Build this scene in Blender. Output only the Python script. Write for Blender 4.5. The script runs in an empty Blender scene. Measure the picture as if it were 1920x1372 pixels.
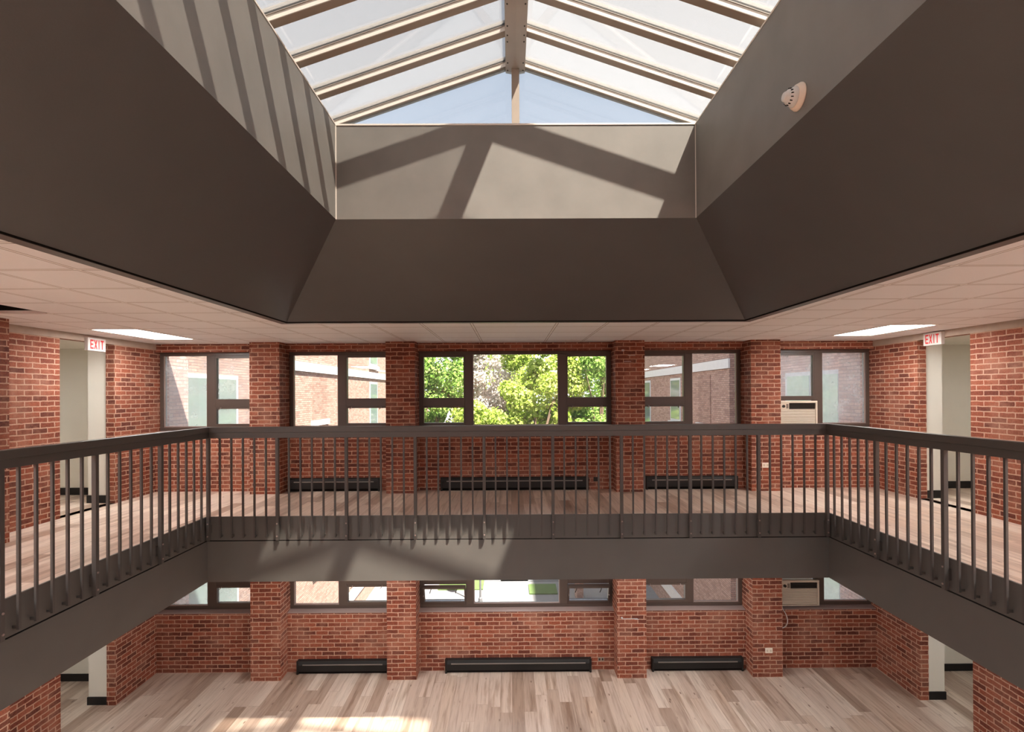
import bpy, bmesh, math, random
from mathutils import Vector, Matrix

# ------------------------------------------------------------------ camera, sky, sun, exposure
scene = bpy.context.scene
COL = scene.collection
scene.view_settings.view_transform = 'Standard'
scene.view_settings.look = 'None'
scene.view_settings.gamma = 1.0
scene.view_settings.use_curve_mapping = False
scene.view_settings.exposure = 0.75
scene.cycles.use_denoising = True
scene.cycles.max_bounces = 10
scene.cycles.diffuse_bounces = 6
scene.cycles.transparent_max_bounces = 12
scene.cycles.sample_clamp_indirect = 6.0
scene.cycles.caustics_reflective = False
scene.cycles.caustics_refractive = False

EYE = 4.6                      # lower floor is z = 0, gallery floor z = 3.0
F_PX, CX, CY = 954.392, 961.394, 733.989
YAW, PITCH, ROLL = 0.00448, 0.00344, 0.00558
cam_data = bpy.data.cameras.new('camera')
cam = bpy.data.objects.new('camera', cam_data)
COL.objects.link(cam)
r0 = Vector((math.cos(YAW), -math.sin(YAW), 0))
fy = Vector((math.sin(YAW), math.cos(YAW), 0))
dirv = fy * math.cos(PITCH) + Vector((0, 0, 1)) * math.sin(PITCH)
upv = -fy * math.sin(PITCH) + Vector((0, 0, 1)) * math.cos(PITCH)
rr = r0 * math.cos(ROLL) - upv * math.sin(ROLL)
uu = r0 * math.sin(ROLL) + upv * math.cos(ROLL)
M = Matrix((rr, uu, -dirv)).transposed().to_4x4()
M.translation = Vector((0, 0, EYE))
cam.matrix_world = M
cam_data.sensor_fit = 'HORIZONTAL'
cam_data.sensor_width = 36.0
cam_data.lens = F_PX / 1920 * 36.0
cam_data.shift_x = -(CX - 960) / 1920
cam_data.shift_y = (CY - 686) / 1920
cam_data.clip_start = 0.02
cam_data.clip_end = 400
scene.camera = cam

SKY_STRENGTH = 1.2
world = bpy.data.worlds.new('hazy_sky')
scene.world = world
world.use_nodes = True
wn = world.node_tree
for n in list(wn.nodes):
    wn.nodes.remove(n)
wo = wn.nodes.new('ShaderNodeOutputWorld')
wb = wn.nodes.new('ShaderNodeBackground')
wt = wn.nodes.new('ShaderNodeTexCoord')
ws = wn.nodes.new('ShaderNodeSeparateXYZ')
wr = wn.nodes.new('ShaderNodeValToRGB')
wr.color_ramp.elements[0].position = 0.10
wr.color_ramp.elements[0].color = (1.50, 1.54, 1.62, 1)
wr.color_ramp.elements[1].position = 0.60
wr.color_ramp.elements[1].color = (0.76, 0.85, 1.0, 1)
wn.links.new(wt.outputs['Generated'], ws.inputs[0])
wn.links.new(ws.outputs['Z'], wr.inputs[0])
wn.links.new(wr.outputs[0], wb.inputs['Color'])
wb.inputs['Strength'].default_value = SKY_STRENGTH
wn.links.new(wb.outputs[0], wo.inputs[0])

SUN_TRAVEL = Vector((-0.407, 0.462, -1.0))
SUN_STRENGTH = 24.0
sd = bpy.data.lights.new('sun', 'SUN')
sd.energy = SUN_STRENGTH
sd.angle = math.radians(1.1)
sd.color = (1.0, 0.92, 0.80)
sun = bpy.data.objects.new('sun', sd)
COL.objects.link(sun)
sun.rotation_euler = SUN_TRAVEL.to_track_quat('-Z', 'Y').to_euler()
sun.location = (6, -8, 20)

# ------------------------------------------------------------------ material helpers
def newmat(name):
    m = bpy.data.materials.new(name)
    m.use_nodes = True
    nt = m.node_tree
    for n in list(nt.nodes):
        nt.nodes.remove(n)
    out = nt.nodes.new('ShaderNodeOutputMaterial')
    return m, nt, out

class NT:
    """tiny wrapper to write node graphs shortly"""
    def __init__(s, nt): s.nt = nt
    def n(s, typ, **kw):
        nd = s.nt.nodes.new(typ)
        for k, v in kw.items():
            if hasattr(nd, k): setattr(nd, k, v)
        return nd
    def link(s, a, b): s.nt.links.new(a, b)
    def math(s, op, a, b=None, c=None):
        nd = s.nt.nodes.new('ShaderNodeMath'); nd.operation = op
        for i, v in enumerate((a, b, c)):
            if v is None: continue
            if isinstance(v, (int, float)): nd.inputs[i].default_value = v
            else: s.link(v, nd.inputs[i])
        return nd.outputs[0]
    def comb(s, x, y, z):
        nd = s.nt.nodes.new('ShaderNodeCombineXYZ')
        for i, v in enumerate((x, y, z)):
            if isinstance(v, (int, float)): nd.inputs[i].default_value = v
            else: s.link(v, nd.inputs[i])
        return nd.outputs[0]
    def mix(s, fac, a, b, blend='MIX'):
        nd = s.nt.nodes.new('ShaderNodeMix'); nd.data_type = 'RGBA'; nd.blend_type = blend
        for sock, v in ((nd.inputs[0], fac), (nd.inputs[6], a), (nd.inputs[7], b)):
            if isinstance(v, (int, float)): sock.default_value = v
            elif isinstance(v, tuple): sock.default_value = (*v, 1)[:4]
            else: s.link(v, sock)
        return nd.outputs[2]
    def noise(s, vec, scale, detail=3, rough=0.5):
        nd = s.nt.nodes.new('ShaderNodeTexNoise')
        nd.inputs['Scale'].default_value = scale
        nd.inputs['Detail'].default_value = detail
        nd.inputs['Roughness'].default_value = rough
        if vec is not None: s.link(vec, nd.inputs['Vector'])
        return nd
    def ramp(s, fac, stops):
        nd = s.nt.nodes.new('ShaderNodeValToRGB')
        el = nd.color_ramp.elements
        while len(el) > 1: el.remove(el[-1])
        el[0].position = stops[0][0]; el[0].color = (*stops[0][1], 1)
        for p, c in stops[1:]:
            e = el.new(p); e.color = (*c, 1)
        s.link(fac, nd.inputs[0])
        return nd.outputs[0]

def principled(g, base, rough=0.5, spec=0.5, metal=0.0):
    p = g.nt.nodes.new('ShaderNodeBsdfPrincipled')
    if isinstance(base, tuple): p.inputs['Base Color'].default_value = (*base, 1)
    else: g.link(base, p.inputs['Base Color'])
    if isinstance(rough, (int, float)): p.inputs['Roughness'].default_value = rough
    else: g.link(rough, p.inputs['Roughness'])
    p.inputs['Specular IOR Level'].default_value = spec
    p.inputs['Metallic'].default_value = metal
    return p

def simple(name, col, rough=0.5, spec=0.5, metal=0.0, var=0.08, scale=6.0, bump=0.0, bscale=200):
    m, nt, out = newmat(name); g = NT(nt)
    geo = g.n('ShaderNodeNewGeometry')
    nz = g.noise(geo.outputs['Position'], scale, 4)
    c = g.mix(nz.outputs[0], tuple(v * (1 - var) for v in col), tuple(min(1, v * (1 + var)) for v in col))
    p = principled(g, c, rough, spec, metal)
    if bump:
        bn = g.noise(geo.outputs['Position'], bscale, 2)
        b = g.n('ShaderNodeBump'); b.inputs['Strength'].default_value = bump
        b.inputs['Distance'].default_value = 0.002
        g.link(bn.outputs[0], b.inputs['Height']); g.link(b.outputs[0], p.inputs['Normal'])
    g.link(p.outputs[0], out.inputs[0])
    return m

def brick_mat(name, c1, c2, dark, mortar, u0=0.0, v0=0.0, msize=0.0062, smear=0.35):
    m, nt, out = newmat(name); g = NT(nt)
    geo = g.n('ShaderNodeNewGeometry')
    sp = g.n('ShaderNodeSeparateXYZ'); g.link(geo.outputs['Position'], sp.inputs[0])
    sn = g.n('ShaderNodeSeparateXYZ'); g.link(geo.outputs['True Normal'], sn.inputs[0])
    side = g.math('GREATER_THAN', g.math('ABSOLUTE', sn.outputs[0]), 0.5)
    top = g.math('GREATER_THAN', g.math('ABSOLUTE', sn.outputs[2]), 0.5)
    u = g.math('ADD', g.math('MULTIPLY', sp.outputs[1], side), g.math('MULTIPLY', sp.outputs[0], g.math('SUBTRACT', 1.0, side)))
    v = g.math('ADD', g.math('MULTIPLY', sp.outputs[1], top), g.math('MULTIPLY', sp.outputs[2], g.math('SUBTRACT', 1.0, top)))
    wob = g.noise(geo.outputs['Position'], 14.0, 3)
    u = g.math('ADD', g.math('ADD', u, u0), g.math('MULTIPLY', g.math('SUBTRACT', wob.outputs[0], 0.5), 0.022))
    wob2 = g.noise(geo.outputs['Position'], 11.0, 3)
    v = g.math('ADD', g.math('ADD', v, v0), g.math('MULTIPLY', g.math('SUBTRACT', wob2.outputs[0], 0.5), 0.017))
    vec = g.comb(u, v, 0.0)
    bt = g.n('ShaderNodeTexBrick')
    bt.offset = 0.5; bt.squash = 1.0
    g.link(vec, bt.inputs['Vector'])
    bt.inputs['Color1'].default_value = (0, 0, 0, 1); bt.inputs['Color2'].default_value = (1, 1, 1, 1)
    bt.inputs['Mortar'].default_value = (0.5, 0.5, 0.5, 1)
    bt.inputs['Scale'].default_value = 1.0
    bt.inputs['Mortar Size'].default_value = msize
    bt.inputs['Mortar Smooth'].default_value = 0.25
    bt.inputs['Bias'].default_value = 0.0
    bt.inputs['Brick Width'].default_value = 0.2032
    bt.inputs['Row Height'].default_value = 0.0677
    rnd = g.n('ShaderNodeSeparateColor'); g.link(bt.outputs['Color'], rnd.inputs[0])
    base = g.ramp(rnd.outputs[0], [(0.0, dark), (0.35, c1), (0.75, c2), (1.0, tuple(v * 1.12 for v in c2))])
    n1 = g.noise(geo.outputs['Position'], 1.3, 3)
    base = g.mix(g.math('MULTIPLY', n1.outputs[0], 0.55), base, c1)
    fine = g.noise(geo.outputs['Position'], 60, 3)
    base = g.mix(0.5, base, g.ramp(fine.outputs[0], [(0.3, (0.48, 0.45, 0.45)), (0.7, (1.42, 1.38, 1.32))]), 'MULTIPLY')
    # mortar smeared over some of the bricks
    sm = g.noise(geo.outputs['Position'], 2.2, 5, 0.7)
    smf = g.ramp(sm.outputs[0], [(0.46, (0, 0, 0)), (0.72, (1, 1, 1))])
    base = g.mix(g.math('MULTIPLY', smf, smear), base, tuple((a + b) / 2 for a, b in zip(mortar, c2)))
    mo = g.mix(fine.outputs[0], tuple(v * 0.75 for v in mortar), tuple(v * 1.15 for v in mortar))
    col = g.mix(bt.outputs['Fac'], base, mo)
    p = principled(g, col, 0.78, 0.25)
    h = g.math('SUBTRACT', g.math('MULTIPLY', fine.outputs[0], 0.25), bt.outputs['Fac'])
    b = g.n('ShaderNodeBump'); b.inputs['Strength'].default_value = 0.6; b.inputs['Distance'].default_value = 0.006
    g.link(h, b.inputs['Height']); g.link(b.outputs[0], p.inputs['Normal'])
    g.link(p.outputs[0], out.inputs[0])
    return m

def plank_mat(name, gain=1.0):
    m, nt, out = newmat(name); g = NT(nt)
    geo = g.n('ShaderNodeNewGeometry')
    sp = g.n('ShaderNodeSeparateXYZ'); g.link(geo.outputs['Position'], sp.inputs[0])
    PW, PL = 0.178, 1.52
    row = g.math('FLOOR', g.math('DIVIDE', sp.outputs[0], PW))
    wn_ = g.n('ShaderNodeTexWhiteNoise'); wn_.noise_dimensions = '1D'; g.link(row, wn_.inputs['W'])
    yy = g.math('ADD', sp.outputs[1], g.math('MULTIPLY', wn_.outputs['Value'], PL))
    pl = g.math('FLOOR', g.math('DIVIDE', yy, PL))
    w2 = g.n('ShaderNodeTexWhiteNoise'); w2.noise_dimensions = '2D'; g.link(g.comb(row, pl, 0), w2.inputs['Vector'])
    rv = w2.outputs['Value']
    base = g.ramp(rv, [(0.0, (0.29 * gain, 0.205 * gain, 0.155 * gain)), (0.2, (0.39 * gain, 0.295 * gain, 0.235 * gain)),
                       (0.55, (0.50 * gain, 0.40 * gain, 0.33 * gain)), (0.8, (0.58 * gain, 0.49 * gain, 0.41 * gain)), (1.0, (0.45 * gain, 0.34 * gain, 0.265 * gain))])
    gx = g.math('ADD', g.math('MULTIPLY', sp.outputs[0], 26.0), g.math('MULTIPLY', rv, 37.0))
    gv = g.comb(gx, g.math('MULTIPLY', sp.outputs[1], 1.6), rv)
    gr = g.noise(gv, 1.0, 6, 0.6)
    gr.inputs['Distortion'].default_value = 0.6
    base = g.mix(0.75, base, g.ramp(gr.outputs[0], [(0.3, (0.62, 0.55, 0.5)), (0.5, (1, 1, 1)), (0.72, (1.18, 1.18, 1.17))]), 'MULTIPLY')
    streak = g.noise(g.comb(g.math('MULTIPLY', gx, 0.33), g.math('MULTIPLY', sp.outputs[1], 0.7), g.math('MULTIPLY', rv, 9.0)), 1.0, 4, 0.55)
    base = g.mix(0.8, base, g.ramp(streak.outputs[0], [(0.33, (0.58, 0.5, 0.44)), (0.45, (1, 1, 1))]), 'MULTIPLY')
    vo = g.n('ShaderNodeTexVoronoi'); vo.inputs['Scale'].default_value = 1.0
    g.link(g.comb(g.math('MULTIPLY', sp.outputs[0], 7.0), g.math('MULTIPLY', sp.outputs[1], 2.4), 0), vo.inputs['Vector'])
    kn = g.ramp(vo.outputs['Distance'], [(0.035, (0.28, 0.2, 0.16)), (0.10, (1, 1, 1))])
    base = g.mix(0.9, base, kn, 'MULTIPLY')
    fx = g.math('FRACT', g.math('DIVIDE', sp.outputs[0], PW)); fy_ = g.math('FRACT', g.math('DIVIDE', yy, PL))
    seam = g.math('MAXIMUM', g.math('LESS_THAN', fx, 0.012), g.math('LESS_THAN', fy_, 0.0022))
    base = g.mix(g.math('MULTIPLY', seam, 0.6), base, (0.12, 0.085, 0.06))
    p = principled(g, base, 0.30, 0.5)
    g.link(p.outputs[0], out.inputs[0])
    return m

def tile_mat(name, ox, oy):
    m, nt, out = newmat(name); g = NT(nt)
    geo = g.n('ShaderNodeNewGeometry')
    sp = g.n('ShaderNodeSeparateXYZ'); g.link(geo.outputs['Position'], sp.inputs[0])
    P = 0.6096
    fx = g.math('FRACT', g.math('DIVIDE', g.math('SUBTRACT', sp.outputs[0], ox - 20 * P), P))
    fy_ = g.math('FRACT', g.math('DIVIDE', g.math('SUBTRACT', sp.outputs[1], oy - 20 * P), P))
    ex = g.math('MINIMUM', fx, g.math('SUBTRACT', 1.0, fx)); ey = g.math('MINIMUM', fy_, g.math('SUBTRACT', 1.0, fy_))
    e = g.math('MINIMUM', ex, ey)
    bar = g.math('LESS_THAN', e, 0.020)
    gap = g.math('MULTIPLY', g.math('GREATER_THAN', e, 0.020), g.math('LESS_THAN', e, 0.031))
    nz = g.noise(geo.outputs['Position'], 40, 3)
    tile = g.mix(nz.outputs[0], (0.85, 0.855, 0.865), (0.89, 0.895, 0.90))
    tid = g.n('ShaderNodeTexWhiteNoise'); tid.noise_dimensions = '2D'
    g.link(g.comb(g.math('FLOOR', g.math('DIVIDE', g.math('SUBTRACT', sp.outputs[0], ox - 20 * P), P)), g.math('FLOOR', g.math('DIVIDE', g.math('SUBTRACT', sp.outputs[1], oy - 20 * P), P)), 0), tid.inputs['Vector'])
    tile = g.mix(g.math('MULTIPLY', tid.outputs['Value'], 0.25), tile, (0.78, 0.75, 0.73))
    c = g.mix(bar, tile, (0.86, 0.84, 0.82))
    c = g.mix(g.math('MULTIPLY', gap, 0.95), c, (0.20, 0.16, 0.14))
    p = principled(g, c, 0.7, 0.3)
    g.link(p.outputs[0], out.inputs[0])
    return m

def glass_mat(name, tint=(1, 1, 1), gloss=0.9, haze=0.0, hazecol=(0.9, 0.93, 0.92), noisy=False):
    m, nt, out = newmat(name); g = NT(nt)
    tr = g.n('ShaderNodeBsdfTransparent'); tr.inputs[0].default_value = (*tint, 1)
    gl = g.n('ShaderNodeBsdfGlossy'); gl.inputs['Roughness'].default_value = 0.01
    fr = g.n('ShaderNodeFresnel'); fr.inputs[0].default_value = 1.45
    mx = g.n('ShaderNodeMixShader')
    g.link(g.math('MULTIPLY', fr.outputs[0], gloss), mx.inputs[0]); g.link(tr.outputs[0], mx.inputs[1]); g.link(gl.outputs[0], mx.inputs[2])
    last = mx.outputs[0]
    if haze > 0:
        tl = g.n('ShaderNodeBsdfTranslucent'); tl.inputs[0].default_value = (*hazecol, 1)
        df = g.n('ShaderNodeBsdfDiffuse'); df.inputs[0].default_value = (*hazecol, 1)
        hz = g.n('ShaderNodeMixShader'); hz.inputs[0].default_value = 0.3
        g.link(tl.outputs[0], hz.inputs[1]); g.link(df.outputs[0], hz.inputs[2])
        m2 = g.n('ShaderNodeMixShader')
        if noisy:
            geo = g.n('ShaderNodeNewGeometry')
            nz = g.noise(geo.outputs['Position'], 3.5, 6, 0.65)
            f = g.ramp(nz.outputs[0], [(0.35, (haze * 0.55,) * 3), (0.7, (min(1, haze * 1.5),) * 3)])
            g.link(f, m2.inputs[0])
        else:
            m2.inputs[0].default_value = haze
        g.link(last, m2.inputs[1]); g.link(hz.outputs[0], m2.inputs[2])
        last = m2.outputs[0]
    g.link(last, out.inputs[0])
    return m

def emit_mat(name, col, strength):
    m, nt, out = newmat(name); g = NT(nt)
    e = g.n('ShaderNodeEmission'); e.inputs[0].default_value = (*col, 1); e.inputs[1].default_value = strength
    g.link(e.outputs[0], out.inputs[0])
    return m

def leaf_mat(name, a, b, c):
    m, nt, out = newmat(name); g = NT(nt)
    geo = g.n('ShaderNodeNewGeometry')
    nz = g.noise(geo.outputs['Position'], 0.9, 3)
    isl = geo.outputs['Random Per Island']
    col = g.ramp(g.math('ADD', g.math('MULTIPLY', isl, 0.6), g.math('MULTIPLY', nz.outputs[0], 0.4)), [(0.15, a), (0.5, b), (0.9, c)])
    df = g.n('ShaderNodeBsdfDiffuse'); g.link(col, df.inputs[0])
    tl = g.n('ShaderNodeBsdfTranslucent'); g.link(col, tl.inputs[0])
    mx = g.n('ShaderNodeMixShader'); mx.inputs[0].default_value = 0.4
    g.link(df.outputs[0], mx.inputs[1]); g.link(tl.outputs[0], mx.inputs[2])
    g.link(mx.outputs[0], out.inputs[0])
    return m

# ------------------------------------------------------------------ materials
BRICK = brick_mat('red_brick', (0.185, 0.050, 0.029), (0.29, 0.088, 0.048), (0.095, 0.030, 0.021), (0.50, 0.30, 0.215), msize=0.0078, smear=0.65)
BRICK_OUT = brick_mat('outdoor_brick', (0.29, 0.18, 0.145), (0.34, 0.23, 0.19), (0.21, 0.125, 0.10), (0.11, 0.08, 0.075), smear=0.05)
BRICK_NEAR = brick_mat('near_brick_lightened', (0.42, 0.27, 0.24), (0.50, 0.34, 0.30), (0.33, 0.20, 0.18), (0.20, 0.14, 0.13), smear=0.05)  # outdoor brick lightened to look lit where the near parts lie in shade
BRICK_IN = brick_mat('infill_brick', (0.23, 0.14, 0.11), (0.28, 0.18, 0.15), (0.17, 0.10, 0.08), (0.12, 0.09, 0.08), u0=0.1, smear=0.05)
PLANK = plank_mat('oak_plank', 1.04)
PLANK_G = plank_mat('oak_plank_gallery_brightened', 1.4)  # same oak, colour raised to stand in for window light
TILE_L = tile_mat('ceiling_tile_a', -2.905, 4.04)
TILE_R = tile_mat('ceiling_tile_b', 3.01, 4.04)
TILE_PLAIN = simple('ceiling_tile_plain', (0.7, 0.63, 0.57), 0.8, 0.2)
DARK = simple('dark_bronze_paint', (0.084, 0.081, 0.080), 0.42, 0.4, var=0.1, scale=3, bump=0.15, bscale=120)
BAND = simple('fascia_plaster', (0.116, 0.108, 0.099), 0.5, 0.35, var=0.12, scale=3, bump=0.15, bscale=80)
SHAFT = simple('taupe_plaster', (0.215, 0.203, 0.187), 0.5, 0.35, var=0.2, scale=3, bump=0.1, bscale=60)
RAILM = simple('bronze_steel', (0.078, 0.070, 0.064), 0.4, 0.5, var=0.06, scale=8)
GAPM = simple('black_gap', (0.01, 0.008, 0.007), 0.8, 0.1)
FRAME = simple('brown_window_frame', (0.075, 0.052, 0.042), 0.38, 0.5, var=0.08)
SILL = simple('sill_metal', (0.30, 0.22, 0.20), 0.3, 0.5, var=0.05)
CONC = simple('painted_concrete', (0.42, 0.33, 0.27), 0.75, 0.2, var=0.15, scale=9, bump=0.3, bscale=80)
WHITE = simple('warm_white_paint', (0.72, 0.70, 0.62), 0.6, 0.3, var=0.03)
BLACKB = simple('black_rubber', (0.012, 0.011, 0.011), 0.5, 0.3)
CREAM = simple('cream_aluminium', (0.86, 0.80, 0.72), 0.4, 0.5, var=0.04)
RIDGEM = simple('tan_aluminium', (0.34, 0.285, 0.24), 0.4, 0.5, var=0.1)
UNDERM = simple('tan_underside_shade', (0.30, 0.245, 0.20), 0.5, 0.3)  # shade of the rafter undersides, put into a darker tan strip
CAPM = simple('grey_cap', (0.30, 0.27, 0.24), 0.5, 0.4)
GASKET = simple('gasket', (0.05, 0.04, 0.035), 0.6, 0.3)
SKYGLASS = glass_mat('milky_skylight_glass', (0.58, 0.575, 0.57), 0.5, 0.05, (0.95, 0.94, 0.93))
GABLE = glass_mat('gable_glass', (0.56, 0.58, 0.60), 0.9, 0.05)
GLASS = glass_mat('window_glass', (0.97, 0.98, 0.98), 0.9, 0.02)
DIRTY = glass_mat('dusty_window_glass', (0.96, 0.98, 0.98), 0.9, 0.22, (0.85, 0.88, 0.92), noisy=True)
BEIGE = simple('beige_plastic', (0.60, 0.52, 0.42), 0.5, 0.4, var=0.03)
BEIGE_D = simple('beige_grille', (0.42, 0.345, 0.25), 0.55, 0.3, var=0.03)
BLACKP = simple('dark_vent_plastic', (0.03, 0.024, 0.02), 0.5, 0.3)
HEAT = simple('heater_enamel', (0.014, 0.012, 0.011), 0.5, 0.3)
HEATL = simple('heater_damper', (0.22, 0.2, 0.18), 0.35, 0.5, metal=0.4)
IVORY = simple('ivory_plastic', (0.80, 0.72, 0.62), 0.45, 0.4)
SIGNW = simple('exit_sign_face', (0.62, 0.57, 0.54), 0.5, 0.4)
m_, nt_, out_ = newmat('exit_letter_red'); g_ = NT(nt_)
p_ = principled(g_, (0.60, 0.02, 0.025), 0.5, 0.3)
p_.inputs['Emission Color'].default_value = (1.0, 0.12, 0.10, 1); p_.inputs['Emission Strength'].default_value = 0.08
g_.link(p_.outputs[0], out_.inputs[0]); SIGNR = m_
LAMP = emit_mat('added_diffuser', (1.0, 0.985, 0.99), 44.0)  # for the unseen panels added to light the gallery
LAMP_V = emit_mat('lit_diffuser_dim', (1.0, 0.97, 0.94), 18.0)
LAMP_L = emit_mat('added_diffuser_lower', (1.0, 0.985, 0.98), 9.0)  # for the unseen panels added below the gallery and in the passages
PEACH = simple('aged_plastic', (0.92, 0.78, 0.64), 0.5, 0.4)
CABLE = simple('white_cable', (0.75, 0.7, 0.66), 0.5, 0.4)
BANDM = simple('white_stone_band', (0.5, 0.495, 0.49), 0.8, 0.2)
WINPANE = simple('reflective_pane', (0.13, 0.17, 0.16), 0.08, 0.8, var=0.2, scale=0.8)
PALEPANE = simple('pane_lightened', (0.42, 0.52, 0.46), 0.1, 0.8, var=0.25, scale=0.8)  # pane colour brightened to look lit on the shaded wing
WINFR = simple('grey_metal_window_frame', (0.45, 0.46, 0.50), 0.4, 0.5)
GRASS = simple('lawn_grass', (0.075, 0.115, 0.04), 0.9, 0.1, var=0.35, scale=3)
PAVE = simple('light_paving', (0.165, 0.162, 0.168), 0.85, 0.2, var=0.1, scale=2)
ASPH = simple('grey_asphalt', (0.11, 0.112, 0.12), 0.85, 0.2, var=0.12, scale=2)
BARK = simple('bark', (0.16, 0.11, 0.08), 0.9, 0.1, var=0.3, scale=12)
POSTM = simple('lamp_post_iron', (0.08, 0.08, 0.085), 0.5, 0.4)
ROOFM = simple('roof_membrane', (0.3, 0.3, 0.3), 0.9, 0.1)
PALEB = simple('pale_house_wall', (0.72, 0.66, 0.62), 0.8, 0.2, var=0.08)
LEAF_A = leaf_mat('leaf_yellow_green', (0.17, 0.27, 0.03), (0.33, 0.42, 0.08), (0.54, 0.58, 0.22))
LEAF_B = leaf_mat('leaf_mid_green', (0.09, 0.19, 0.03), (0.20, 0.33, 0.07), (0.40, 0.48, 0.18))
LEAF_C = leaf_mat('leaf_pale_pink', (0.38, 0.33, 0.28), (0.55, 0.48, 0.44), (0.68, 0.65, 0.60))

# ------------------------------------------------------------------ mesh helpers
class MB:
    def __init__(s): s.v = []; s.f = []; s.m = []
    def box(s, x0, x1, y0, y1, z0, z1, mi=0):
        b = len(s.v)
        s.v += [(x0, y0, z0), (x1, y0, z0), (x1, y1, z0), (x0, y1, z0), (x0, y0, z1), (x1, y0, z1), (x1, y1, z1), (x0, y1, z1)]
        for q in ((3, 2, 1, 0), (4, 5, 6, 7), (0, 1, 5, 4), (1, 2, 6, 5), (2, 3, 7, 6), (3, 0, 4, 7)):
            s.f.append(tuple(b + i for i in q)); s.m.append(mi)
        return s
    def prism(s, a, b, mi=0):
        """solid between two matching polygons"""
        o = len(s.v); n = len(a)
        s.v += [tuple(p) for p in a] + [tuple(p) for p in b]
        s.f.append(tuple(o + i for i in reversed(range(n)))); s.f.append(tuple(o + n + i for i in range(n)))
        for i in range(n):
            j = (i + 1) % n
            s.f.append((o + i, o + j, o + n + j, o + n + i))
        s.m += [mi] * (n + 2)
        return s
    def tube(s, pts, r, n=8, mi=0):
        o = len(s.v); pts = [Vector(p) for p in pts]
        for i, p in enumerate(pts):
            t = (pts[min(i + 1, len(pts) - 1)] - pts[max(i - 1, 0)]).normalized()
            a = t.orthogonal().normalized() if i == 0 else (pa - t * pa.dot(t)).normalized()
            pa = a; b = t.cross(a)
            ri = r[i] if isinstance(r, (list, tuple)) else r
            for k in range(n):
                w = 2 * math.pi * k / n
                s.v.append(tuple(p + (a * math.cos(w) + b * math.sin(w)) * ri))
        for i in range(len(pts) - 1):
            for k in range(n):
                k2 = (k + 1) % n
                s.f.append((o + i * n + k, o + i * n + k2, o + (i + 1) * n + k2, o + (i + 1) * n + k)); s.m.append(mi)
        s.f.append(tuple(o + k for k in reversed(range(n)))); s.m.append(mi)
        s.f.append(tuple(o + (len(pts) - 1) * n + k for k in range(n))); s.m.append(mi)
        return s
    def build(s, name, mat, parent=None, bevel=0.0, smooth=False, loc=None):
        me = bpy.data.meshes.new(name)
        off = Vector(loc) if loc else Vector((0, 0, 0))
        me.from_pydata([tuple(Vector(v) - off) for v in s.v], [], s.f)
        mats = mat if isinstance(mat, (list, tuple)) else [mat]
        for mm in mats: me.materials.append(mm)
        for i, p in enumerate(me.polygons):
            p.material_index = s.m[i]
            p.use_smooth = smooth
        bm = bmesh.new(); bm.from_mesh(me)
        bmesh.ops.recalc_face_normals(bm, faces=bm.faces[:])
        bm.to_mesh(me); bm.free()
        o = bpy.data.objects.new(name, me)
        COL.objects.link(o)
        if loc: o.location = loc
        if parent is not None:
            o.parent = parent
        if bevel:
            md = o.modifiers.new('edge', 'BEVEL'); md.width = bevel; md.segments = 2; md.limit_method = 'ANGLE'
        return o

def tag(o, label, cat=None, group=None, kind=None):
    o['label'] = label
    if cat: o['category'] = cat
    if group: o['group'] = group
    if kind: o['kind'] = kind
    return o

def struct(o, label, cat='wall'):
    return tag(o, label, cat, kind='structure')

def thing(name, loc, label, cat, group=None, kind=None, rotz=0):
    o = bpy.data.objects.new(name, None); COL.objects.link(o)
    o.location = loc; o.rotation_euler = (0, 0, rotz); o.empty_display_size = 0.1
    return tag(o, label, cat, group, kind)

def copy_tree(o, parent=None):
    c = o.copy(); COL.objects.link(c)
    if parent is not None: c.parent = parent
    for ch in list(o.children): copy_tree(ch, c)
    return c

def bx(x0, x1, y0, y1, z0, z1): return MB().box(x0, x1, y0, y1, z0, z1)

def plate(xr, yr, z0, z1, holes):
    """flat slab with rectangular holes, one mesh"""
    xs = sorted({xr[0], xr[1]} | {min(max(v, xr[0]), xr[1]) for h in holes for v in h[:2]})
    ys = sorted({yr[0], yr[1]} | {min(max(v, yr[0]), yr[1]) for h in holes for v in h[2:]})
    m = MB()
    for i in range(len(xs) - 1):
        for j in range(len(ys) - 1):
            cx_, cy_ = (xs[i] + xs[i + 1]) / 2, (ys[j] + ys[j + 1]) / 2
            if any(h[0] < cx_ < h[1] and h[2] < cy_ < h[3] for h in holes): continue
            m.box(xs[i], xs[i + 1], ys[j], ys[j + 1], z0, z1)
    return m

def ring(m, x0, x1, y0, y1, w, z0, z1, front=True):
    """box frame whose INNER rectangle is x0..x1, y0..y1"""
    m.box(x0 - w, x0, y0 - w if front else y0, y1 + w, z0, z1)
    m.box(x1, x1 + w, y0 - w if front else y0, y1 + w, z0, z1)
    m.box(x0, x1, y1, y1 + w, z0, z1)
    if front: m.box(x0, x1, y0 - w, y0, z0, z1)
    return m

# ------------------------------------------------------------------ dimensions (metres)
F1, CEIL, CEIL0 = 3.0, 5.447, 2.447
XL, XR, YB, YF = -5.89, 6.07, 8.475, -3.2
PIER_Y = 8.21
WIN_Y = 8.58
VX0, VX1, VY0, VY1 = -3.69, 3.875, 0.35, 6.20            # the void between the floors
BX0, BX1, BY0, BY1 = -2.609, 2.753, -0.9, 5.954           # opening in the upper ceiling
SX0, SX1, SY0, SY1 = -1.594, 1.719, 0.4, 4.675            # skylight shaft
SZ0, SZ1 = 6.206, 7.075
DOOR_L = (6.68, 7.60); DOOR_R = (6.69, 7.56)
PIERS = [(-4.20, -3.72), (-2.01, -1.54), (1.70, 2.17), (3.89, 4.37)]

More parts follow.
